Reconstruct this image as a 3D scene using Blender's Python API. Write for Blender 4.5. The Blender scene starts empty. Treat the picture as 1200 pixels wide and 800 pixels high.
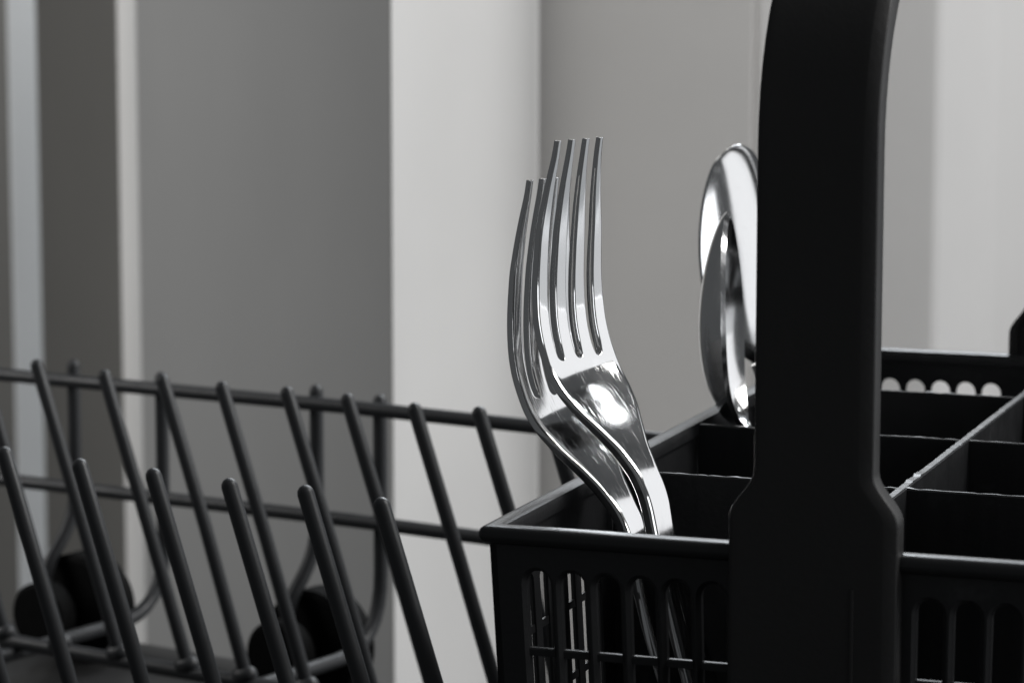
import bpy, bmesh, math, random
import numpy as np
from mathutils import Vector, Matrix, Euler

random.seed(7)
scene = bpy.context.scene
col = scene.collection
R = math.radians

# ------------------------------------------------------------------ camera
RIM_Z = 0.1125                      # height of the basket rim above the door liner
cam_d = bpy.data.cameras.new('camera')
cam = bpy.data.objects.new('camera', cam_d)
col.objects.link(cam)
cam.location = (0.0, 0.0, 0.2211)
cam.rotation_euler = (R(90 - 7.642), 0, 0)
cam_d.sensor_width = 36.0
cam_d.lens = 105.1
cam_d.clip_start = 0.01
cam_d.clip_end = 50
cam_d.dof.use_dof = True
cam_d.dof.focus_distance = 0.60
cam_d.dof.aperture_fstop = 30.0
scene.camera = cam

# ------------------------------------------------------------------ world and lamps
world = bpy.data.worlds.new('World')
scene.world = world
world.use_nodes = True
bg = world.node_tree.nodes['Background']
bg.inputs[0].default_value = (0.92, 0.96, 1.0, 1)
bg.inputs[1].default_value = 0.075


def area(name, loc, target, sx, sy, power, color):
    l = bpy.data.lights.new(name, 'AREA')
    l.shape = 'RECTANGLE'
    l.size = sx
    l.size_y = sy
    l.energy = power
    l.color = color
    o = bpy.data.objects.new(name, l)
    o.location = loc
    d = Vector(target) - Vector(loc)
    o.rotation_euler = d.to_track_quat('-Z', 'Y').to_euler()
    col.objects.link(o)
    return o


area('window_light', (1.35, 1.12, 0.51), (0.0, 0.95, 0.20), 1.15, 0.80, 2.9, (0.97, 0.98, 1.0))
area('mid_fill_light', (1.36, 1.12, 0.015), (0.0, 0.95, 0.20), 1.15, 0.24, 0.52, (0.95, 0.97, 1.0))  # added middle step of the reflection gradient on the steel, no separate window
area('low_fill_light', (1.37, 1.12, -0.27), (0.0, 0.95, 0.20), 1.15, 0.36, 0.45, (0.92, 0.96, 1.0))  # added dim glow for the upper tines to reflect; no window down here
area('side_light', (1.10, -0.12, 0.36), (0.05, 0.6, 0.12), 0.55, 0.60, 2.2, (0.95, 0.97, 1.0))
area('wall_fill_light', (0.85, 0.75, 1.00), (-0.02, 1.25, 0.10), 0.5, 0.5, 10.0, (1.0, 0.99, 0.98))  # added lamp that brightens the back panels, kept out of the fork reflections
area('lamp_light', (0.985, 1.305, 1.029), (0.02, 0.594, 0.13), 0.046, 0.038, 0.16, (0.96, 0.98, 1.0))
area('rear_light', (0.35, 2.1, 1.15), (0.05, 0.7, 0.1), 1.2, 0.5, 28.0, (0.90, 0.95, 1.0))
area('left_fill_light', (-0.78, 0.97, 0.45), (-0.60, 1.55, 0.25), 0.5, 0.5, 4.6, (1.0, 0.99, 0.98))  # added fill for the left-facing panels, turned away from the rack

vs = scene.view_settings
vs.view_transform = 'Standard'
vs.look = 'None'
vs.exposure = 0.0
vs.gamma = 1.0
vs.use_curve_mapping = False


# ------------------------------------------------------------------ helpers
def mesh_obj(name, verts, faces, mat, parent=None, smooth=True, auto=35):
    me = bpy.data.meshes.new(name)
    me.from_pydata([tuple(v) for v in verts], [], faces)
    bm = bmesh.new()
    bm.from_mesh(me)
    bmesh.ops.remove_doubles(bm, verts=bm.verts, dist=1e-7)
    bmesh.ops.recalc_face_normals(bm, faces=bm.faces)
    if smooth:
        for f in bm.faces:
            f.smooth = True
        for e in bm.edges:
            if len(e.link_faces) == 2 and e.calc_face_angle(0) > R(auto):
                e.smooth = False
    bm.to_mesh(me)
    bm.free()
    me.materials.append(mat)
    o = bpy.data.objects.new(name, me)
    col.objects.link(o)
    if parent:
        o.parent = parent
    return o


def thing(name, label, cat, loc=(0, 0, 0), rot=(0, 0, 0), group=None):
    o = bpy.data.objects.new(name, None)
    o.empty_display_size = 0.02
    col.objects.link(o)
    o.location = loc
    o.rotation_euler = rot
    o['label'] = label
    o['category'] = cat
    if group:
        o['group'] = group
    return o


def box_geo(x0, x1, y0, y1, z0, z1, ch=0.0):
    """box with chamfered vertical and top edges"""
    bm = bmesh.new()
    m = Matrix.Translation(((x0 + x1) / 2, (y0 + y1) / 2, (z0 + z1) / 2)) @ Matrix.Diagonal((x1 - x0, y1 - y0, z1 - z0, 1))
    bmesh.ops.create_cube(bm, size=1, matrix=m)
    if ch:
        bmesh.ops.bevel(bm, geom=list(bm.edges), offset=ch, segments=2, affect='EDGES', profile=0.5)
    bm.verts.index_update()
    v = [tuple(p.co) for p in bm.verts]
    f = [[p.index for p in fc.verts] for fc in bm.faces]
    bm.free()
    return v, f


def merge(*geos):
    V, F = [], []
    for v, f in geos:
        b = len(V)
        V += list(v)
        F += [[i + b for i in q] for q in f]
    return V, F


def round_path(pts, r, n=6):
    """polyline with rounded corners"""
    P = [Vector(p) for p in pts]
    out = [P[0]]
    for i in range(1, len(P) - 1):
        a = (P[i - 1] - P[i])
        b = (P[i + 1] - P[i])
        ra = min(r, a.length * 0.49, b.length * 0.49)
        p0 = P[i] + a.normalized() * ra
        p2 = P[i] + b.normalized() * ra
        for k in range(n + 1):
            t = k / n
            out.append(p0 * (1 - t) ** 2 + P[i] * 2 * t * (1 - t) + p2 * t * t)
    out.append(P[-1])
    return out


def tube_geo(pts, r, seg=12, round_ends=True):
    P = [Vector(p) for p in pts]
    rings = []
    n = len(P)
    t0 = (P[1] - P[0]).normalized()
    up = Vector((0, 0, 1)) if abs(t0.z) < 0.8 else Vector((0, 1, 0))
    u = t0.cross(up).normalized()
    prev = t0
    stations = []
    for i in range(n):
        if i == 0:
            t = t0
        elif i == n - 1:
            t = (P[i] - P[i - 1]).normalized()
        else:
            t = ((P[i] - P[i - 1]).normalized() + (P[i + 1] - P[i]).normalized()).normalized()
        q = prev.rotation_difference(t)
        u = (q @ u).normalized()
        prev = t
        w = t.cross(u).normalized()
        stations.append((P[i], t, u.copy(), w, r))
    if round_ends:
        a = stations[0]
        b = stations[-1]
        pre = [(a[0] - a[1] * r * math.sin(R(q)), a[1], a[2], a[3], r * math.cos(R(q))) for q in (85, 60, 30)]
        post = [(b[0] + b[1] * r * math.sin(R(q)), b[1], b[2], b[3], r * math.cos(R(q))) for q in (30, 60, 85)]
        stations = pre + stations + post
    V, F = [], []
    for (p, t, uu, ww, rr) in stations:
        for k in range(seg):
            a = 2 * math.pi * k / seg
            V.append(p + uu * (rr * math.cos(a)) + ww * (rr * math.sin(a)))
    m = len(stations)
    for i in range(m - 1):
        for k in range(seg):
            F.append([i * seg + k, i * seg + (k + 1) % seg, (i + 1) * seg + (k + 1) % seg, (i + 1) * seg + k])
    F.append(list(range(seg)))
    F.append([(m - 1) * seg + k for k in range(seg)])
    return V, F


def lathe_y_geo(profile, cx, cz, seg=40):
    """profile = list of (y, radius), revolved about the axis parallel to y through (cx, cz)"""
    V, F = [], []
    for (y, r) in profile:
        for k in range(seg):
            a = 2 * math.pi * k / seg
            V.append((cx + r * math.cos(a), y, cz + r * math.sin(a)))
    for i in range(len(profile) - 1):
        for k in range(seg):
            F.append([i * seg + k, i * seg + (k + 1) % seg, (i + 1) * seg + (k + 1) % seg, (i + 1) * seg + k])
    F.append(list(range(seg)))
    F.append([(len(profile) - 1) * seg + k for k in range(seg)])
    return V, F


# ------------------------------------------------------------------ materials
def nodes_of(name):
    m = bpy.data.materials.new(name)
    m.use_nodes = True
    nt = m.node_tree
    return m, nt, nt.nodes['Principled BSDF']


def N(nt, kind, **kw):
    n = nt.nodes.new(kind)
    for k, v in kw.items():
        setattr(n, k, v)
    return n


def plastic(name, base, rough, dust=0.0, bump=0.02, scale=900):
    m, nt, b = nodes_of(name)
    tc = N(nt, 'ShaderNodeTexCoord')
    n1 = N(nt, 'ShaderNodeTexNoise')
    n1.inputs['Scale'].default_value = scale
    n1.inputs['Detail'].default_value = 4
    nt.links.new(tc.outputs['Object'], n1.inputs['Vector'])
    n2 = N(nt, 'ShaderNodeTexNoise')
    n2.inputs['Scale'].default_value = 60
    n2.inputs['Detail'].default_value = 6
    n2.inputs['Roughness'].default_value = 0.7
    nt.links.new(tc.outputs['Object'], n2.inputs['Vector'])
    mr = N(nt, 'ShaderNodeMapRange')
    mr.inputs[1].default_value = 0.3
    mr.inputs[2].default_value = 0.7
    mr.inputs[3].default_value = rough - 0.07
    mr.inputs[4].default_value = rough + 0.1
    nt.links.new(n2.outputs['Fac'], mr.inputs[0])
    nt.links.new(mr.outputs[0], b.inputs['Roughness'])
    # limescale film and tiny specks left by the wash
    vor = N(nt, 'ShaderNodeTexVoronoi')
    vor.inputs['Scale'].default_value = 420
    nt.links.new(tc.outputs['Object'], vor.inputs['Vector'])
    sp = N(nt, 'ShaderNodeMapRange')
    sp.inputs[1].default_value = 0.10
    sp.inputs[2].default_value = 0.03
    sp.inputs[3].default_value = 0.0
    sp.inputs[4].default_value = 1.0
    nt.links.new(vor.outputs['Distance'], sp.inputs[0])
    gate = N(nt, 'ShaderNodeMapRange')
    gate.inputs[1].default_value = 0.58
    gate.inputs[2].default_value = 0.72
    nt.links.new(n2.outputs['Fac'], gate.inputs[0])
    mul = N(nt, 'ShaderNodeMath', operation='MULTIPLY')
    nt.links.new(sp.outputs[0], mul.inputs[0])
    nt.links.new(gate.outputs[0], mul.inputs[1])
    add = N(nt, 'ShaderNodeMath', operation='MULTIPLY_ADD')
    nt.links.new(gate.outputs[0], add.inputs[0])
    add.inputs[1].default_value = 0.12
    nt.links.new(mul.outputs[0], add.inputs[2])
    sc = N(nt, 'ShaderNodeMath', operation='MULTIPLY')
    nt.links.new(add.outputs[0], sc.inputs[0])
    sc.inputs[1].default_value = dust
    mix = N(nt, 'ShaderNodeMix', data_type='RGBA')
    mix.inputs[6].default_value = (*base, 1)
    mix.inputs[7].default_value = (0.35, 0.37, 0.38, 1)
    nt.links.new(sc.outputs[0], mix.inputs[0])
    nt.links.new(mix.outputs[2], b.inputs['Base Color'])
    bp = N(nt, 'ShaderNodeBump')
    bp.inputs['Strength'].default_value = bump
    bp.inputs['Distance'].default_value = 0.001
    nt.links.new(n1.outputs['Fac'], bp.inputs['Height'])
    nt.links.new(bp.outputs[0], b.inputs['Normal'])
    b.inputs['IOR'].default_value = 1.47
    return m


def steel(name, tint=(0.80, 0.80, 0.80), rough=0.06):
    m, nt, b = nodes_of(name)
    b.inputs['Metallic'].default_value = 1.0
    b.inputs['Base Color'].default_value = (*tint, 1)
    tc = N(nt, 'ShaderNodeTexCoord')
    # long fine scratches, mostly along the piece, plus a few crossing ones
    hs = []
    for (rotz, sx, sz) in ((R(22), 5200, 45), (R(-28), 4300, 70), (R(62), 4700, 60)):
        mp = N(nt, 'ShaderNodeMapping')
        mp.inputs['Rotation'].default_value = (0, rotz, 0)
        mp.inputs['Scale'].default_value = (sx, 300, sz)
        nt.links.new(tc.outputs['Object'], mp.inputs['Vector'])
        nz = N(nt, 'ShaderNodeTexNoise')
        nz.inputs['Scale'].default_value = 1.0
        nz.inputs['Detail'].default_value = 2
        nt.links.new(mp.outputs[0], nz.inputs['Vector'])
        r = N(nt, 'ShaderNodeMapRange')
        r.inputs[1].default_value = 0.66
        r.inputs[2].default_value = 0.78
        nt.links.new(nz.outputs['Fac'], r.inputs[0])
        hs.append(r)
    a1 = N(nt, 'ShaderNodeMath', operation='ADD')
    nt.links.new(hs[0].outputs[0], a1.inputs[0])
    nt.links.new(hs[1].outputs[0], a1.inputs[1])
    a2 = N(nt, 'ShaderNodeMath', operation='ADD')
    nt.links.new(a1.outputs[0], a2.inputs[0])
    nt.links.new(hs[2].outputs[0], a2.inputs[1])
    sm = N(nt, 'ShaderNodeTexNoise')
    sm.inputs['Scale'].default_value = 130
    sm.inputs['Detail'].default_value = 5
    nt.links.new(tc.outputs['Object'], sm.inputs['Vector'])
    rr = N(nt, 'ShaderNodeMapRange')
    rr.inputs[1].default_value = 0.35
    rr.inputs[2].default_value = 0.75
    rr.inputs[3].default_value = rough
    rr.inputs[4].default_value = rough + 0.05
    nt.links.new(sm.outputs['Fac'], rr.inputs[0])
    vo = N(nt, 'ShaderNodeTexVoronoi')
    vo.inputs['Scale'].default_value = 210
    nt.links.new(tc.outputs['Object'], vo.inputs['Vector'])
    ring = N(nt, 'ShaderNodeMapRange')
    ring.inputs[1].default_value = 0.24
    ring.inputs[2].default_value = 0.20
    nt.links.new(vo.outputs['Distance'], ring.inputs[0])
    sel = N(nt, 'ShaderNodeSeparateColor')
    nt.links.new(vo.outputs['Color'], sel.inputs[0])
    pick = N(nt, 'ShaderNodeMath', operation='GREATER_THAN')
    pick.inputs[1].default_value = 0.80
    nt.links.new(sel.outputs[0], pick.inputs[0])
    spot = N(nt, 'ShaderNodeMath', operation='MULTIPLY')
    nt.links.new(ring.outputs[0], spot.inputs[0])
    nt.links.new(pick.outputs[0], spot.inputs[1])
    rs = N(nt, 'ShaderNodeMath', operation='MULTIPLY_ADD')
    nt.links.new(spot.outputs[0], rs.inputs[0])
    rs.inputs[1].default_value = 0.07
    nt.links.new(rr.outputs[0], rs.inputs[2])
    rr = rs
    ra = N(nt, 'ShaderNodeMath', operation='MULTIPLY_ADD')
    nt.links.new(a2.outputs[0], ra.inputs[0])
    ra.inputs[1].default_value = 0.14
    nt.links.new(rr.outputs[0], ra.inputs[2])
    nt.links.new(ra.outputs[0], b.inputs['Roughness'])
    bp = N(nt, 'ShaderNodeBump')
    bp.inputs['Strength'].default_value = 0.03
    bp.inputs['Distance'].default_value = 0.0003
    nt.links.new(a2.outputs[0], bp.inputs['Height'])
    nt.links.new(bp.outputs[0], b.inputs['Normal'])
    return m


def paint(name, base, rough=0.5):
    m, nt, b = nodes_of(name)
    tc = N(nt, 'ShaderNodeTexCoord')
    nz = N(nt, 'ShaderNodeTexNoise')
    nz.inputs['Scale'].default_value = 9
    nz.inputs['Detail'].default_value = 6
    nt.links.new(tc.outputs['Object'], nz.inputs['Vector'])
    mix = N(nt, 'ShaderNodeMix', data_type='RGBA')
    mix.inputs[6].default_value = (*[c * 0.88 for c in base], 1)
    mix.inputs[7].default_value = (*[min(1, c * 1.05) for c in base], 1)
    nt.links.new(nz.outputs['Fac'], mix.inputs[0])
    nt.links.new(mix.outputs[2], b.inputs['Base Color'])
    b.inputs['Roughness'].default_value = rough
    n2 = N(nt, 'ShaderNodeTexNoise')
    n2.inputs['Scale'].default_value = 260
    nt.links.new(tc.outputs['Object'], n2.inputs['Vector'])
    bp = N(nt, 'ShaderNodeBump')
    bp.inputs['Strength'].default_value = 0.05
    bp.inputs['Distance'].default_value = 0.001
    nt.links.new(n2.outputs['Fac'], bp.inputs['Height'])
    nt.links.new(bp.outputs[0], b.inputs['Normal'])
    return m


M_BLACK = plastic('black_plastic', (0.018, 0.0185, 0.0195), 0.36, dust=0.5, bump=0.05)
M_HANDLE = plastic('handle_plastic', (0.026, 0.0255, 0.0252), 0.42, dust=0.12, bump=0.06)
M_WIRE = plastic('coated_wire', (0.042, 0.044, 0.047), 0.40, dust=0.10, bump=0.03, scale=500)
M_WHEEL = plastic('wheel_plastic', (0.004, 0.004, 0.004), 0.75)
M_WHEEL.node_tree.nodes['Principled BSDF'].inputs['Specular IOR Level'].default_value = 0.15
M_STEEL = steel('polished_steel')
M_SPOON = steel('spoon_steel', rough=0.11)
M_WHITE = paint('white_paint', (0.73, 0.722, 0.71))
M_BROWN = paint('brown_grey_tone', (0.15, 0.146, 0.136))  # shade on the door leaf put into the colour; hall wall reuses it
M_LIT_WHITE = paint('lit_white_paint', (0.82, 0.812, 0.795))  # lit copy of the white, extra brightness put into the colour
M_SHADE_WARM = paint('shade_warm_grey', (0.56, 0.55, 0.535))  # shaded copy of the white for the wall panel, darkened by colour
M_SHADE_GREY = paint('shade_grey', (0.36, 0.36, 0.355))  # the cabinet side's shade painted in as an even grey
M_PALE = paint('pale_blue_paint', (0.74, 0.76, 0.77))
M_DOOR = paint('door_liner_grey', (0.03, 0.03, 0.03), 0.5)

# ------------------------------------------------------------------ setting: panels behind, door liner below
BACK_Z0, BACK_Z1 = -0.5, 0.42


def prism(name, poly, label, cat, mat, bev=0.002):
    n = len(poly)
    V = [(x, y, BACK_Z0) for x, y in poly] + [(x, y, BACK_Z1) for x, y in poly]
    F = [[i, (i + 1) % n, n + (i + 1) % n, n + i] for i in range(n)]
    F += [list(range(n)), [n + i for i in range(n)]]
    bm = bmesh.new()
    vs_ = [bm.verts.new(v) for v in V]
    for f in F:
        bm.faces.new([vs_[i] for i in f])
    es = [e for e in bm.edges if abs(e.verts[0].co.z - e.verts[1].co.z) > 0.1]
    bmesh.ops.bevel(bm, geom=es, offset=bev, segments=3, affect='EDGES', profile=0.5)
    bm.verts.index_update()
    v = [tuple(p.co) for p in bm.verts]
    f = [[p.index for p in fc.verts] for fc in bm.faces]
    bm.free()
    o = mesh_obj(name, v, f, mat, None, True, 25)
    o['label'] = label
    o['category'] = cat
    return o


prism('shade_grey_cabinet', [(-0.1629, 1.30), (-0.0425, 1.0565), (-0.0400, 1.0750), (-0.0100, 1.22), (-0.0100, 1.40), (-0.1629, 1.40)],
      'broad cabinet side with its shade coloured in grey, behind the dish rack', 'cabinet', M_SHADE_GREY)
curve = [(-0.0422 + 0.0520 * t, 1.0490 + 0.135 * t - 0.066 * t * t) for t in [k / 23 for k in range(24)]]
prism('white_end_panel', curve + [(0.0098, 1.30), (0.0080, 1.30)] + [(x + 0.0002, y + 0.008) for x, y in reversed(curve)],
      'brightly lit white end panel directly left of and behind the forks', 'panel', M_LIT_WHITE, 0.0002)
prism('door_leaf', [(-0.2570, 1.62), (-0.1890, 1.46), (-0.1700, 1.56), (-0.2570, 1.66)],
      'door leaf with its shade coloured dark grey brown, between two pale strips at the left', 'door', M_BROWN)
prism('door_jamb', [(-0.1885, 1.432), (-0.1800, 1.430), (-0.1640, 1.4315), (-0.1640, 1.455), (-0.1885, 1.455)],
      'narrow bright door jamb strip left of the broad cabinet face', 'door jamb', M_LIT_WHITE)
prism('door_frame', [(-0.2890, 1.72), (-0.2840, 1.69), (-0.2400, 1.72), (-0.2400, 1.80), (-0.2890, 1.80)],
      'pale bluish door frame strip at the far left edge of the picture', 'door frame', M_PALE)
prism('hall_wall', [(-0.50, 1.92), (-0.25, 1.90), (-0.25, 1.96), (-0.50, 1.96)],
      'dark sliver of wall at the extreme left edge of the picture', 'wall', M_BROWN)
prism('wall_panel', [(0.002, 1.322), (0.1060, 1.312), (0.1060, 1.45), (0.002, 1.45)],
      'plain wall panel with its shade coloured in grey, between the forks and the basket handle', 'wall panel', M_SHADE_WARM)
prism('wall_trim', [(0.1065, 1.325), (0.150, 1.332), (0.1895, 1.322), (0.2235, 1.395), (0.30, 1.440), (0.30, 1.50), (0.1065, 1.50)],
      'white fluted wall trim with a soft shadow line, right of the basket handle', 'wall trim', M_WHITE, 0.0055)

# rack frame: local x runs along the tine rows, y away from the viewer
RACK_LOC = (-0.0061, 0.55, 0.0)
RACK_ROT = (0, 0, -R(34.0))
door = thing('dishwasher_door', 'grey open dishwasher door liner under the rack at the bottom left', 'dishwasher door', RACK_LOC, RACK_ROT)
v, f = box_geo(-0.75, 0.45, -0.30, 0.243, -0.03, 0.0, 0.006)
mesh_obj('liner', v, f, M_DOOR, door)
v, f = box_geo(-0.74, 0.44, 0.226, 0.240, 0.0005, 0.004, 0.0015)
mesh_obj('edge_bead', v, f, M_DOOR, door)

# ------------------------------------------------------------------ dish rack
rack = thing('dish_rack', 'dark grey coated wire dish rack with leaning tines, left of the basket', 'dish rack', RACK_LOC, RACK_ROT)
WR = 0.0021
FLOOR = 0.0245                       # axis height of the floor wires


def wire(name, pts, r=WR, parent=rack):
    v, f = tube_geo(pts, r)
    return mesh_obj(name, v, f, M_WIRE, parent, True, 60)


LEAN = 0.36                           # horizontal travel of a tine per unit of height
TIP = RIM_Z - 0.0105
ROW_FRONT = (-0.2160, -0.1935, -0.1712, -0.1478, -0.1256, -0.1032, -0.0826, -0.0615)
ROW_BACK = (-0.3285, -0.3075, -0.2862, -0.2642, -0.2388, -0.2184, -0.1973, -0.1748, -0.1545, -0.1330, -0.1130, -0.0915)
for row_y, row in ((0.0527, ROW_FRONT), (0.1637, ROW_BACK)):
    for xt in row:
        zt = TIP + random.uniform(-0.0006, 0.0006)
        hh = zt - FLOOR
        yj = row_y + random.uniform(-0.0006, 0.0006)
        weld = tube_geo([(xt + LEAN * hh - 0.0012, row_y, FLOOR - 0.0012), (xt + LEAN * hh + 0.0012, row_y, FLOOR - 0.0008)], 0.0027, 10)
        tine = wire('tine', [(xt + LEAN * hh, row_y, FLOOR), (xt + LEAN * hh * 0.5 + 0.0004, yj, FLOOR + hh * 0.5), (xt, yj, zt)], 0.0019)
        mesh_obj('weld', weld[0], weld[1], M_WIRE, tine)
for yy, x1 in ((0.0527, 0.02), (0.1637, 0.02), (0.110, -0.02), (0.0, -0.07)):
    wire('floor_wire', [(-0.47, yy, FLOOR - 0.0030), (x1, yy, FLOOR - 0.0030)])
# the two rails of the rack side
UP, LO = RIM_Z - 0.0243, RIM_Z - 0.0573
wire('rail', [(-0.50, 0.225, UP - 0.0036), (-0.2, 0.225, UP), (0.10, 0.225, UP + 0.0008)])
wire('rail', [(-0.50, 0.225, LO - 0.0042), (-0.2, 0.225, LO), (0.10, 0.225, LO + 0.0010)])
POST_T = RIM_Z - 0.0225
for xx in (-0.357, -0.2745, -0.1925):
    wire('side_wire', round_path([(xx, -0.12, FLOOR - 0.006), (xx, 0.2286, FLOOR - 0.006), (xx, 0.2286, POST_T)], 0.022, 8))
for xx in (-0.4050, -0.3100, -0.2155):
    wire('wheel_wire', round_path([(xx, 0.2286, POST_T + 0.001), (xx, 0.2286, RIM_Z - 0.068), (xx - 0.001, 0.2150, RIM_Z - 0.083),
                                   (xx - 0.001, 0.2150, 0.0165)], 0.010, 6))
for xx in (-0.405, -0.3050, -0.2130):
    cz = 0.0170
    w = thing('wheel', '', '', (0, 0, 0))
    del w['label']
    del w['category']
    w.parent = rack
    prof = [(0.2200, 0.004), (0.2200, 0.0152), (0.2212, 0.0167), (0.2305, 0.0167), (0.2320, 0.0155), (0.2320, 0.0120), (0.2305, 0.0112),
            (0.2305, 0.006), (0.2330, 0.0045), (0.2330, 0.001)]
    v, f = lathe_y_geo(prof, xx, cz)
    mesh_obj('tread', v, f, M_WHEEL, w)
    prof = [(0.2050, 0.001), (0.2050, 0.0090), (0.2060, 0.0102), (0.2120, 0.0102), (0.2130, 0.0090), (0.2130, 0.004), (0.2200, 0.004)]
    v, f = lathe_y_geo(prof, xx - 0.001, cz)
    mesh_obj('hub', v, f, M_WHEEL, w)

# ------------------------------------------------------------------ cutlery basket
BW, BD, BH = 0.1310, 0.2705, 0.0865
BASE_Z = RIM_Z - BH
basket = thing('cutlery_basket', 'black plastic cutlery basket with slotted sides and tall arched handle', 'cutlery basket',
               (-0.0067, 0.55, BASE_Z), (0, 0, -R(20.02)))
TAP = math.tan(R(2.6))
WT = 0.0022


def inset(z):
    return 0.0018 + (BH - z) * TAP


def map_front(a, z, t):
    i = inset(z)
    s = (BW - 2 * i) / BW
    return (BW / 2 + (a - BW / 2) * s, i + t, z)


def map_rear(a, z, t):
    x, y, z = map_front(a, z, t)
    return (x, BD - y, z)


def map_left(a, z, t):
    i = inset(z)
    s = (BD - 2 * i) / BD
    return (i + t, BD / 2 + (a - BD / 2) * s, z)


def map_right(a, z, t):
    x, y, z = map_left(a, z, t)
    return (BW - x, y, z)


def slot_tile(a0, a1, z0, z1, w, zb, zt, fn, WT):
    """wall piece a0..a1 x z0..z1 with a round ended slot of width w from zb to zt, front edge chamfered"""
    ac = (a0 + a1) / 2
    hp = (a1 - a0) / 2
    r = w / 2
    ch = 0.0008
    ct, cb = zt - r, zb + r

    def outer(ang, zc, ztop):
        ca, sa = math.cos(ang), math.sin(ang)
        k = 1e9
        if abs(ca) > 1e-9:
            k = min(k, hp / abs(ca))
        if sa > 1e-9:
            k = min(k, (z1 - zc) / sa)
        if sa < -1e-9:
            k = min(k, (z0 - zc) / sa)
        return ac + ca * k, zc + sa * k
    tops = sorted(set([math.pi * i / 12 for i in range(13)] + [math.atan2(z1 - ct, hp), math.pi - math.atan2(z1 - ct, hp)]))
    bots = sorted(set([math.pi + math.pi * i / 12 for i in range(13)] + [math.pi + math.atan2(cb - z0, hp), 2 * math.pi - math.atan2(cb - z0, hp)]))
    pts = [(a, ct) for a in tops] + [(a, cb) for a in bots]
    rings = [[], [], [], [], []]
    for ang, zc in pts:
        oa, oz = outer(ang, zc, None)
        ca, sa = math.cos(ang), math.sin(ang)
        rings[0].append(fn(oa, oz, 0))
        rings[1].append(fn(ac + ca * (r + ch), zc + sa * (r + ch), 0))
        rings[2].append(fn(ac + ca * r, zc + sa * r, ch))
        rings[3].append(fn(ac + ca * r, zc + sa * r, WT))
        rings[4].append(fn(oa, oz, WT))
    V = sum(rings, [])
    n = len(pts)
    F = []
    for k in range(4):
        for i in range(n):
            F.append([k * n + i, k * n + (i + 1) % n, (k + 1) * n + (i + 1) % n, (k + 1) * n + i])
    return V, F


def plain_tile(a0, a1, z0, z1, fn, WT):
    V = [fn(a0, z0, 0), fn(a1, z0, 0), fn(a1, z1, 0), fn(a0, z1, 0), fn(a0, z0, WT), fn(a1, z0, WT), fn(a1, z1, WT), fn(a0, z1, WT)]
    return V, [[0, 1, 2, 3], [4, 5, 6, 7], [0, 1, 5, 4], [3, 2, 6, 7], [0, 3, 7, 4], [1, 2, 6, 5]]


PITCH, SLOT = 0.00705, 0.0047
Z_SLOT_T, Z_SLOT_B = BH - 0.0083, 0.0055
BARS = (BH - 0.0240, BH - 0.0385, BH - 0.0530, BH - 0.0675)


def slotted_wall(fn, length, groups, WT=0.0022, PITCH=0.00705, SLOT=0.0050, TOP=0.0083):
    """groups: list of (centre of first slot, count)"""
    geos = []
    edge = 0.0
    zt = BH - 0.0004
    for c, n in groups:
        geos.append(plain_tile(edge, c - PITCH / 2, 0.0, zt, fn, WT))
        for i in range(n):
            a = c + i * PITCH
            geos.append(slot_tile(a - PITCH / 2, a + PITCH / 2, 0.0, zt, SLOT, Z_SLOT_B, BH - TOP, fn, WT))
        edge = c + n * PITCH - PITCH / 2
    geos.append(plain_tile(edge, length, 0.0, zt, fn, WT))
    V, F = merge(*geos)
    wall = mesh_obj('wall', V, F, M_BLACK, basket, True, 20)
    for zb in BARS:
        b0, b1 = groups[0][0] - PITCH, groups[-1][0] + groups[-1][1] * PITCH
        h = 0.00075
        sec = [(-h, WT * 0.3), (h * 0.6, WT * 0.3), (h, WT * 0.42), (h, WT * 0.82), (-h, WT * 0.82)]
        V = [fn(b0, zb + dz, t) for dz, t in sec] + [fn(b1, zb + dz, t) for dz, t in sec]
        m = len(sec)
        F = [[i, (i + 1) % m, m + (i + 1) % m, m + i] for i in range(m)] + [list(range(m)), [m + i for i in range(m)]]
        mesh_obj('crossbar', V, F, M_BLACK, wall, False)
    return wall


first = 0.0094
slotted_wall(map_front, BW, [(first, 6), (BW - first - 5 * PITCH, 6)])
slotted_wall(map_rear, BW, [(first, 6), (BW - first - 5 * PITCH, 6)], 0.0016, PITCH, 0.0053, 0.0080)
groups = []
SP = 0.0082
for k in range(4):
    c = 0.0675 * k + 0.0675 / 2 - 3.0 * SP
    groups.append((c, 7))
slotted_wall(map_left, BD, groups, 0.0013, SP, 0.0046, 0.0125)
slotted_wall(map_right, BD, groups, 0.0013, SP, 0.0046, 0.0125)

# rim bead all round
RIMP = [(0.0, -0.0014), (0.0003, -0.0006), (0.0010, -0.0001), (0.0020, 0.0), (0.0036, 0.0), (0.0042, -0.0003), (0.0044, -0.0009), (0.0044, -0.0032),
        (0.0012, -0.0034), (0.0004, -0.0029), (0.0, -0.0022)]


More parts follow.
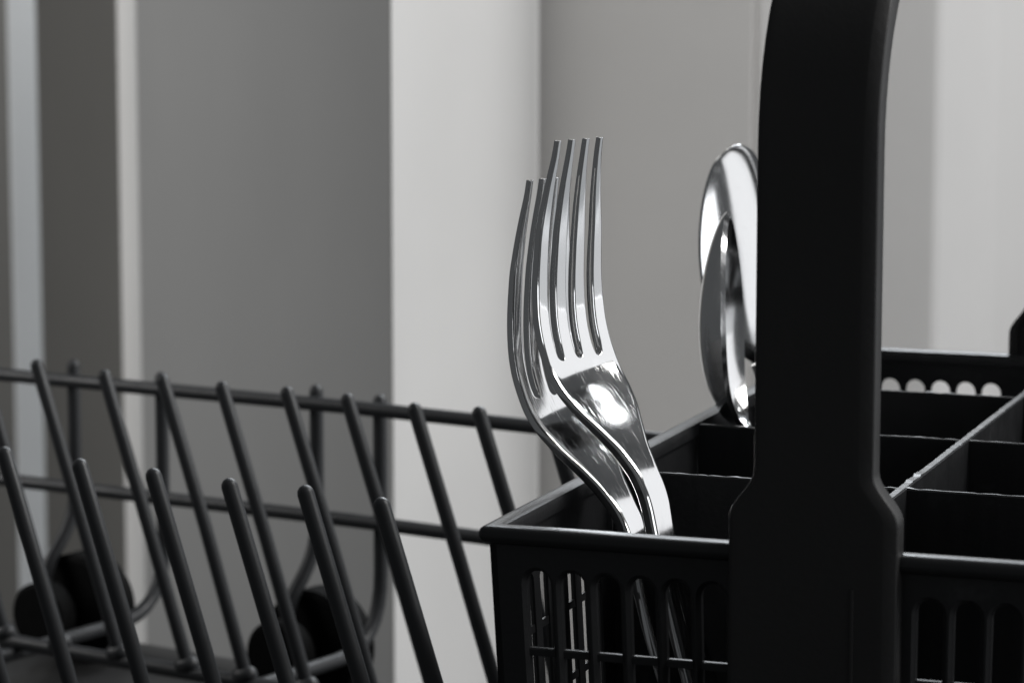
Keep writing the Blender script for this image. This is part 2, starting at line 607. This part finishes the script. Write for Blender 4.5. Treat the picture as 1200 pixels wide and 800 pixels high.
def rim_geo():
    rad = 0.0016
    path = []
    for cx, cy, a0 in ((0, 0, 180), (BW, 0, 270), (BW, BD, 0), (0, BD, 90)):
        for k in range(5):
            a = R(a0 + 90 * k / 4)
            path.append((cx, cy, a))
    V, F = [], []
    for cx, cy, a in path:
        sx = 1 if cx == 0 else -1
        sy = 1 if cy == 0 else -1
        for o, dz in RIMP:
            rr = max(rad - o, 0.0)
            x = cx + sx * max(rad, o) + math.cos(a) * rr
            y = cy + sy * max(rad, o) + math.sin(a) * rr
            V.append((x, y, BH + dz))
    n, m = len(path), len(RIMP)
    for i in range(n):
        for k in range(m):
            F.append([i * m + k, i * m + (k + 1) % m, ((i + 1) % n) * m + (k + 1) % m, ((i + 1) % n) * m + k])
    bm = bmesh.new()
    vs_ = [bm.verts.new(p) for p in V]
    bm.verts.index_update()
    for q in F:
        try:
            bm.faces.new([vs_[i] for i in q])
        except ValueError:
            pass
    bmesh.ops.remove_doubles(bm, verts=bm.verts, dist=1e-6)
    bmesh.ops.dissolve_degenerate(bm, edges=bm.edges, dist=1e-6)
    bm.verts.index_update()
    v = [tuple(p.co) for p in bm.verts]
    f = [[p.index for p in fc.verts] for fc in bm.faces]
    bm.free()
    return v, f


v, f = rim_geo()
mesh_obj('rim', v, f, M_BLACK, basket, True, 40)
v, f = box_geo(0.006, BW - 0.006, 0.006, BD - 0.006, 0.0, 0.002, 0.0005)
mesh_obj('floor_plate', v, f, M_BLACK, basket)


# dividers with the ragged moulding edge they have in real life
def divider(p0, p1, th, ztop, seed):
    rnd = random.Random(seed)
    p0, p1 = Vector((*p0, 0)), Vector((*p1, 0))
    d = (p1 - p0).normalized()
    nrm = Vector((-d.y, d.x, 0))
    L = (p1 - p0).length
    n = int(L / 0.0012)
    V, F = [], []
    for i in range(n + 1):
        p = p0 + d * (L * i / n)
        j = rnd.uniform(-0.00010, 0.00010) + (rnd.uniform(0, 0.00035) if rnd.random() < 0.06 else 0)
        jx = rnd.uniform(-0.00006, 0.00006)
        tb = th * 1.25
        sec = [(-tb, 0.002), (-th, ztop - 0.0003), (-th + 0.0003, ztop + j * 0.5), (th - 0.0003, ztop + j), (th, ztop - 0.0003 + j), (tb, 0.002)]
        for o, z in sec:
            q = p + nrm * (o + jx)
            V.append((q.x, q.y, z))
    m = 6
    for i in range(n):
        for k in range(m):
            F.append([i * m + k, i * m + (k + 1) % m, (i + 1) * m + (k + 1) % m, (i + 1) * m + k])
    F += [list(range(m)), [n * m + k for k in range(m)]]
    return mesh_obj('divider', V, F, M_BLACK, basket, True, 30)


divider((0.0656, 0.0042), (0.0656, BD - 0.0042), 0.0010, BH - 0.0004, 3)
for i, yy in enumerate((0.0695, 0.1320, 0.1980)):
    divider((0.0042, yy + 0.0008), (BW - 0.0042, yy - 0.0012), 0.0006, BH - 0.0007, 11 + i)


# tall strap handle arching from the front wall to the rear wall
def handle_geo():
    stations = []                     # (y, z, tangent angle, half width)
    yf, zr = -0.0028, BH
    hw_b, hw_s = 0.0155, 0.0109
    R_A = 0.042
    z_arc = zr + 0.072
    zs = [zr - 0.072, zr - 0.05, zr - 0.02]
    zs += [zr - 0.002 + 0.0165 * k / 16 for k in range(17)]
    zs += [zr + 0.02, zr + 0.03, zr + 0.045, zr + 0.06]
    depth = 0.0060

    def hw(z):
        t = (z - (zr + 0.0055)) / 0.0090
        t = min(1, max(0, t))
        t = 0.5 - 0.5 * math.cos(math.pi * t)
        return hw_b + (hw_s - hw_b) * t
    yc = yf + depth / 2
    half = []
    for z in zs:
        half.append((yc, z, 0.0, hw(z)))
    for k in range(0, 15):
        a = R(90 * k / 14)
        half.append((yc + R_A * (1 - math.cos(a)), z_arc + R_A * math.sin(a), a, hw_s))
    full = list(half)
    for (y, z, a, h) in reversed(half):
        full.append((BD - y, z, math.pi - a, h))
    V, F = [], []
    # closed cross-section in (x, normal): rounded strap with a shallow raised border on the outer face
    cx = BW / 2 - 0.0004
    cn = depth / 2
    for (y, z, a, h) in full:
        out = Vector((0, -math.cos(a), math.sin(a)))
        def edge(c, dd):
            return [(-h + c + 0.0016, cn - 0.00004), (-h + c + 0.0004, cn), (-h + c + 0.0001, cn - 0.00005), (-h + 0.00035, cn - dd + 0.00004),
                    (-h + 0.00012, cn - dd - 0.00012), (-h, cn - dd - 0.00045), (-h, -cn + 0.0003), (-h + 0.0003, -cn), (-h + 0.0016, -cn), (-h + 0.0018, cn - 0.0026)]
        sec = edge(0.0006, 0.0003)
        sec = sec + [(-x, o) for x, o in reversed(edge(0.0022, 0.0010))]
        for x, o in sec:
            V.append((cx + x, y + out.y * o, z + out.z * o))
    m = len(sec)
    n = len(full)
    for i in range(n - 1):
        for k in range(m):
            F.append([i * m + k, i * m + (k + 1) % m, (i + 1) * m + (k + 1) % m, (i + 1) * m + k])
    F += [list(range(m)), [(n - 1) * m + k for k in range(m)]]
    return V, F


v, f = handle_geo()
handle = mesh_obj('handle', v, f, M_HANDLE, basket, True, 38)
v, f = box_geo(BW / 2 + 0.0068, BW / 2 + 0.0075, -0.0030, -0.0020, BH - 0.070, BH - 0.0060, 0.0002)
mesh_obj('ridge', v, f, M_HANDLE, handle)


# ------------------------------------------------------------------ cutlery
def smooth_path(pts, step=0.0006, sigma=0.0022):
    """Catmull-Rom through the points, resampled evenly and smoothed; returns (positions, tangents, arc length)"""
    P = np.array(pts, float)
    P = np.vstack([2 * P[0] - P[1], P, 2 * P[-1] - P[-2]])
    out = []
    for i in range(1, len(P) - 2):
        p0, p1, p2, p3 = P[i - 1], P[i], P[i + 1], P[i + 2]
        for t in np.linspace(0, 1, 40, endpoint=False):
            out.append(0.5 * ((2 * p1) + (-p0 + p2) * t + (2 * p0 - 5 * p1 + 4 * p2 - p3) * t * t + (-p0 + 3 * p1 - 3 * p2 + p3) * t ** 3))
    out.append(P[-2])
    out = np.array(out)

    def resample(Q, step):
        d = np.r_[0, np.cumsum(np.linalg.norm(np.diff(Q, axis=0), axis=1))]
        n = int(d[-1] / step) + 1
        s = np.linspace(0, d[-1], n)
        return np.c_[np.interp(s, d, Q[:, 0]), np.interp(s, d, Q[:, 1])], s
    Q, s = resample(out, step)
    k = int(3 * sigma / step)
    ker = np.exp(-0.5 * (np.arange(-k, k + 1) * step / sigma) ** 2)
    ker /= ker.sum()
    pad = np.vstack([2 * Q[0] - Q[k:0:-1], Q, 2 * Q[-1] - Q[-2:-k - 2:-1]])
    Q = np.c_[np.convolve(pad[:, 0], ker, 'valid'), np.convolve(pad[:, 1], ker, 'valid')]
    Q, s = resample(Q, step)
    return Q, s


def finish_piece(name, V, F, weights, thick, bevel, regions, root, mat, offset=0.0):
    """solidify + bevel the sheet, then split it into parts that keep the shading of the whole"""
    me = bpy.data.meshes.new('tmp')
    me.from_pydata(V, [], F)
    bm = bmesh.new()
    bm.from_mesh(me)
    bmesh.ops.recalc_face_normals(bm, faces=bm.faces)
    bm.to_mesh(me)
    bm.free()
    o = bpy.data.objects.new('tmp', me)
    col.objects.link(o)
    vg = o.vertex_groups.new(name='t')
    for i, w in enumerate(weights):
        vg.add([i], float(w), 'REPLACE')
    so = o.modifiers.new('s', 'SOLIDIFY')
    so.thickness = thick
    so.offset = offset
    so.vertex_group = 't'
    so.thickness_vertex_group = 0.0
    so.use_even_offset = False
    bv = o.modifiers.new('b', 'BEVEL')
    bv.width = bevel
    bv.segments = 4
    bv.limit_method = 'ANGLE'
    bv.angle_limit = R(50)
    dg = bpy.context.evaluated_depsgraph_get()
    ev = bpy.data.meshes.new_from_object(o.evaluated_get(dg), depsgraph=dg)
    co = np.array([tuple(v.co) for v in ev.vertices])
    nv = np.zeros_like(co)
    faces = [list(p.vertices) for p in ev.polygons]
    cent = []
    for p, q in zip(ev.polygons, faces):
        nn = np.array(p.normal) * (p.area ** 1.0)
        nv[q] += nn
        cent.append(tuple(p.center))
    nv /= np.maximum(np.linalg.norm(nv, axis=1, keepdims=True), 1e-12)
    bpy.data.objects.remove(o)
    bpy.data.meshes.remove(me)
    bpy.data.meshes.remove(ev)
    keyed = {}
    for q, c in zip(faces, cent):
        keyed.setdefault(regions(c), []).append(q)
    parts = []
    for key in sorted(keyed):
        fs = keyed[key]
        used = sorted(set(i for q in fs for i in q))
        idx = {j: i for i, j in enumerate(used)}
        pm = bpy.data.meshes.new(key[1])
        pm.from_pydata([tuple(co[j]) for j in used], [], [[idx[j] for j in q] for q in fs])
        for p in pm.polygons:
            p.use_smooth = True
        pm.normals_split_custom_set_from_vertices([tuple(nv[j]) for j in used])
        pm.materials.append(mat)
        po = bpy.data.objects.new(key[1], pm)
        col.objects.link(po)
        po.parent = root
        parts.append(po)
    return parts


CM = 0.01


def interp(x, xs, ys):
    # smooth (cosine free) monotone interpolation through numpy, lightly rounded by averaging
    return float(np.mean([np.interp(x + d, xs, ys) for d in (-0.0012, -0.0006, 0, 0.0006, 0.0012)]))


def make_fork(root):
    k = 1.06 * CM
    pts = [(2.75, -7.9), (2.3, -6.3), (1.75, -4.6), (1.15, -2.8), (0.55, -1.2), (0.14, 0.20), (0.01, 0.64), (-0.21, 1.04), (-0.655, 1.62), (-0.895, 1.90), (-1.16, 2.19), (-1.45, 2.5),
           (-1.735, 2.86), (-2.00, 3.55), (-2.08, 4.22), (-2.07, 5.0), (-1.97, 6.2), (-1.80, 7.25)]
    base = (2.75, -7.9)
    Q, s = smooth_path([((a - base[0]) * k, (b - base[1]) * k) for a, b in pts], 0.0007, 0.0020)
    L = s[-1]
    TL = 4.25 * k                      # tine length
    s0 = L - TL                        # bottom of the slots
    GR = 0.00100                       # slot half width at its root
    # half width of the whole outline against distance from the slot root
    xs = np.array([-0.2, -0.110, -0.070, -0.050, -0.033, -0.026, -0.0205, -0.0160, -0.0115, -0.0065, -0.0015, 0.010, 0.025, 0.0395, 0.05]) * 1.06
    ys = np.array([6.4, 6.2, 4.8, 4.0, 3.5, 3.7, 4.9, 6.9, 9.0, 10.3, 10.6, 10.4, 9.7, 7.25, 7.0]) * 1.04e-3
    rows = sorted(set([round(float(a), 6) for a in s] + [round(s0 + GR * t, 6) for t in (0.0, 0.03, 0.12, 0.3, 0.55, 0.8, 1.0)]))
    # drop rows too close together
    rr = [rows[0]]
    keep = set(round(s0 + GR * t, 6) for t in (0.0, 0.03, 0.12, 0.3, 0.55, 0.8, 1.0))
    for a in rows[1:]:
        if a - rr[-1] < 0.00025 and a not in keep:
            continue
        if a in keep or not any(abs(a - b) < 0.00025 for b in keep):
            rr.append(a)
    rows = rr

    def gap(sv):
        d = sv - s0
        if d <= 0:
            return 0.0
        if d < GR:
            return math.sqrt(max(0.0, GR * GR - (GR - d) ** 2))
        # tines taper, so the slots open a little towards the tips
        return GR + (d - GR) / TL * 0.00055
    NC = 10
    U = [0.5 - 0.5 * math.cos(math.pi * j / NC) for j in range(NC + 1)]
    V, F, Wt = [], [], []
    index = {}

    def vert(i, sv, x, e):
        # tips of the tines are cut slightly round
        n_ = np.interp(sv, s, Q[:, 0])
        z_ = np.interp(sv, s, Q[:, 1])
        key = (i, round(x, 7))
        if key not in index:
            index[key] = len(V)
            # shallow dish across the head
            d = sv - s0
            dish = 0.0006 * math.exp(-((d + 0.004) / 0.015) ** 2) * (x / 0.010) ** 2
            V.append((x, -(n_ + dish), z_))
            Wt.append(np.interp(d, [-0.2, -0.07, -0.045, -0.03, -0.022, -0.010, 0.0, 0.02, TL], [0.75, 0.85, 1.0, 1.0, 0.92, 0.74, 0.68, 0.62, 0.40]) * e)
        return index[key]
    prev = None
    for i, sv in enumerate(rows):
        hw = interp(sv - s0, xs, ys)
        g = gap(sv)
        if sv < s0 + 0.0001:
            # one sheet across
            pass
        cols = []
        pitch = hw / 2.0 if sv > s0 else hw / 2.0
        # centres of the three slots: equal tine widths
        tw = (2 * hw - 6 * g) / 4.0
        for t in range(4):
            x0 = -hw + t * (tw + 2 * g)
            line = []
            for uu in U:
                x = round(x0 + tw * uu, 7)
                def rnd_(e, r, lo):
                    q = min(1.0, max(0.0, e) / r)
                    return lo + (1 - lo) * math.sqrt(max(0.0, 1 - (1 - q) ** 2))
                w_ = 1.0
                if sv > s0:
                    q = min(1.0, (sv - s0) / 0.006)
                    ro = 0.0014 * (1 - q) + 0.0009 * q
                    ls = 1 - 0.3 * min(1.0, (sv - s0) / 0.003)
                    if t == 0:
                        w_ = min(rnd_(x + hw, ro, 0.45), rnd_(x0 + tw - x, 0.0006, ls))
                    elif t == 3:
                        w_ = min(rnd_(hw - x, ro, 0.45), rnd_(x - x0, 0.0006, ls))
                    else:
                        w_ = min(rnd_(x - x0, 0.0006, ls), rnd_(x0 + tw - x, 0.0006, ls))
                else:
                    w_ = rnd_(hw - abs(x), 0.0014, 0.45)
                line.append(vert(i, sv, x, w_))
            cols.append(line)
        if prev is not None:
            for t in range(4):
                for j in range(NC):
                    F.append([prev[t][j], prev[t][j + 1], cols[t][j + 1], cols[t][j]])
        prev = cols
    zsplit = float(np.interp(s0 + 0.004, s, Q[:, 1]))
    zhead = float(np.interp(s0 - 0.024, s, Q[:, 1]))

    def regions(c):
        if c[2] > zsplit:
            hw = 0.0104
            t = 0 if c[0] < -0.0048 else 1 if c[0] < 0 else 2 if c[0] < 0.0048 else 3
            return (2 + t, 'tine')
        if c[2] > zhead:
            return (1, 'head')
        return (0, 'handle')
    return finish_piece('fork', V, F, Wt, 0.0027, 0.00042, regions, root, M_STEEL)


def place(root, theta, target):
    """rotate by theta about z"""
    root.rotation_euler = (0, 0, theta)


def make_spoon(root, pts, k, LB=5.2, HW=1.72, depth=0.80, thick=0.0017, tip=0.14):
    base = pts[0]
    Q, s = smooth_path([((a - base[0]) * k, (b - base[1]) * k) for a, b in pts], 0.0008, 0.003)
    L = s[-1]
    LB, HW, depth = LB * k, HW * k, depth * k
    sb = L - LB                        # foot of the bowl
    NC = 20
    rows = [a for a in s if a < sb - 0.0004]
    rows += [sb + LB * (1 - math.cos(math.pi * t)) / 2 for t in np.linspace(0.0, 0.994, 60)]

    def half(sv):
        if sv < sb:
            d = sb - sv
            return float(np.interp(d, [0, 0.006, 0.012, 0.03, 0.07, 0.11], [0.0040, 0.0031, 0.0029, 0.0032, 0.0052, 0.0068]))
        t = (sv - sb) / LB
        # egg outline, widest a little past the middle towards the neck
        e = HW * (max(0.0, 1 - (2 * t - 1) ** 2)) ** (0.56 - tip * t) * (1.06 - 0.14 * t)
        return max(e, 0.0040 * (1 - t) ** 6, 0.0003)
    V, F, Wt = [], [], []
    for i, sv in enumerate(rows):
        hw = half(sv)
        n_ = float(np.interp(sv, s, Q[:, 0]))
        z_ = float(np.interp(sv, s, Q[:, 1]))
        i0 = max(sv - 0.001, 0)
        tn = np.array([np.interp(sv + 0.001, s, Q[:, 0]) - np.interp(i0, s, Q[:, 0]), np.interp(sv + 0.001, s, Q[:, 1]) - np.interp(i0, s, Q[:, 1])])
        tn /= max(np.linalg.norm(tn), 1e-9)
        nb = (-tn[1], tn[0])           # towards -n (back of the bowl)
        t = (sv - sb) / LB
        dep = 0.0
        if t > 0:
            dep = depth * max(0.0, 1 - (2 * t - 1) ** 2) ** 0.75 * (1.12 - 0.3 * t)
        for j in range(NC + 1):
            u = -1 + 2 * j / NC
            u = math.sin(u * math.pi / 2) * 0.35 + u * 0.65
            d = dep * (1 - abs(u) ** 2.3)
            V.append((hw * u, -(n_ + nb[0] * d), z_ + nb[1] * d))
            Wt.append(1.0 if t > 0.05 else 1.0)
        if i:
            a = (i - 1) * (NC + 1)
            b = i * (NC + 1)
            for j in range(NC):
                F.append([a + j, a + j + 1, b + j + 1, b + j])
    zs = float(np.interp(sb - 0.002, s, Q[:, 1]))

    def regions(c):
        return (1, 'bowl') if c[2] > zs else (0, 'handle')
    return finish_piece('spoon', V, F, Wt, thick, 0.00055, regions, root, M_SPOON)


def seat(root, theta, anchor, k, base):
    """put the piece so that its (n=0, v=0) point lies at anchor"""
    n = Vector((math.sin(theta), -math.cos(theta), 0))
    root.rotation_euler = (0, 0, theta)
    root.location = Vector(anchor) + n * (base[0] * k) + Vector((0, 0, base[1] * k))


TH = R(50)
fork = thing('fork', 'taller steel fork in front, four tines side by side, in front compartment of basket', 'fork', group='forks in the basket')
make_fork(fork)
seat(fork, TH, (0.0280, 0.585, 0.1049), 1.06 * CM, (2.75, -7.9))
fork2 = fork.copy()
col.objects.link(fork2)
fork2['label'] = 'lower steel fork half hidden behind the taller fork, nearest the dish rack'
for ch in list(fork.children):
    c = ch.copy()
    col.objects.link(c)
    c.parent = fork2
nvec = Vector((math.sin(TH), -math.cos(TH), 0))
fork2.location = fork.location - nvec * 0.0034 + Vector((0, 0, -0.0077))
fork2.location += Vector((0.0015, 0.0028, 0.0006))
fork2.rotation_euler = (-R(1.2), 0, R(54))

sp1 = [(2.0, -7.9), (1.7, -6), (1.25, -3.5), (0.72, -1.3), (0.32, -0.25), (0.08, 0.6), (0.0, 1.6), (-0.06, 3.0), (-0.12, 4.0), (-0.16, 4.75)]
spoon1 = thing('spoon', 'shorter steel spoon seen edge on, in front of the taller spoon beside the handle', 'spoon', group='spoons in the basket')
make_spoon(spoon1, sp1, CM, LB=5.0, HW=1.66, depth=0.72, thick=0.0014, tip=-0.06)
seat(spoon1, R(78.5), (0.0510, 0.681, 0.1115), CM, sp1[0])

sp2 = [(2.6, -8.0), (2.15, -6), (1.5, -3.5), (0.75, -1.2), (0.30, -0.2), (-0.10, 0.7), (-0.40, 1.6), (-0.62, 3.0), (-0.74, 4.3), (-0.80, 5.50)]
spoon2 = thing('spoon', 'taller steel spoon with bright open bowl, half hidden by the basket handle', 'spoon', group='spoons in the basket')
sp2 = [(-a, b) for a, b in sp2]
make_spoon(spoon2, sp2, CM, LB=5.35, HW=1.75, depth=0.50)
seat(spoon2, R(52 + 180), (0.0606, 0.724, 0.1160), CM, sp2[0])
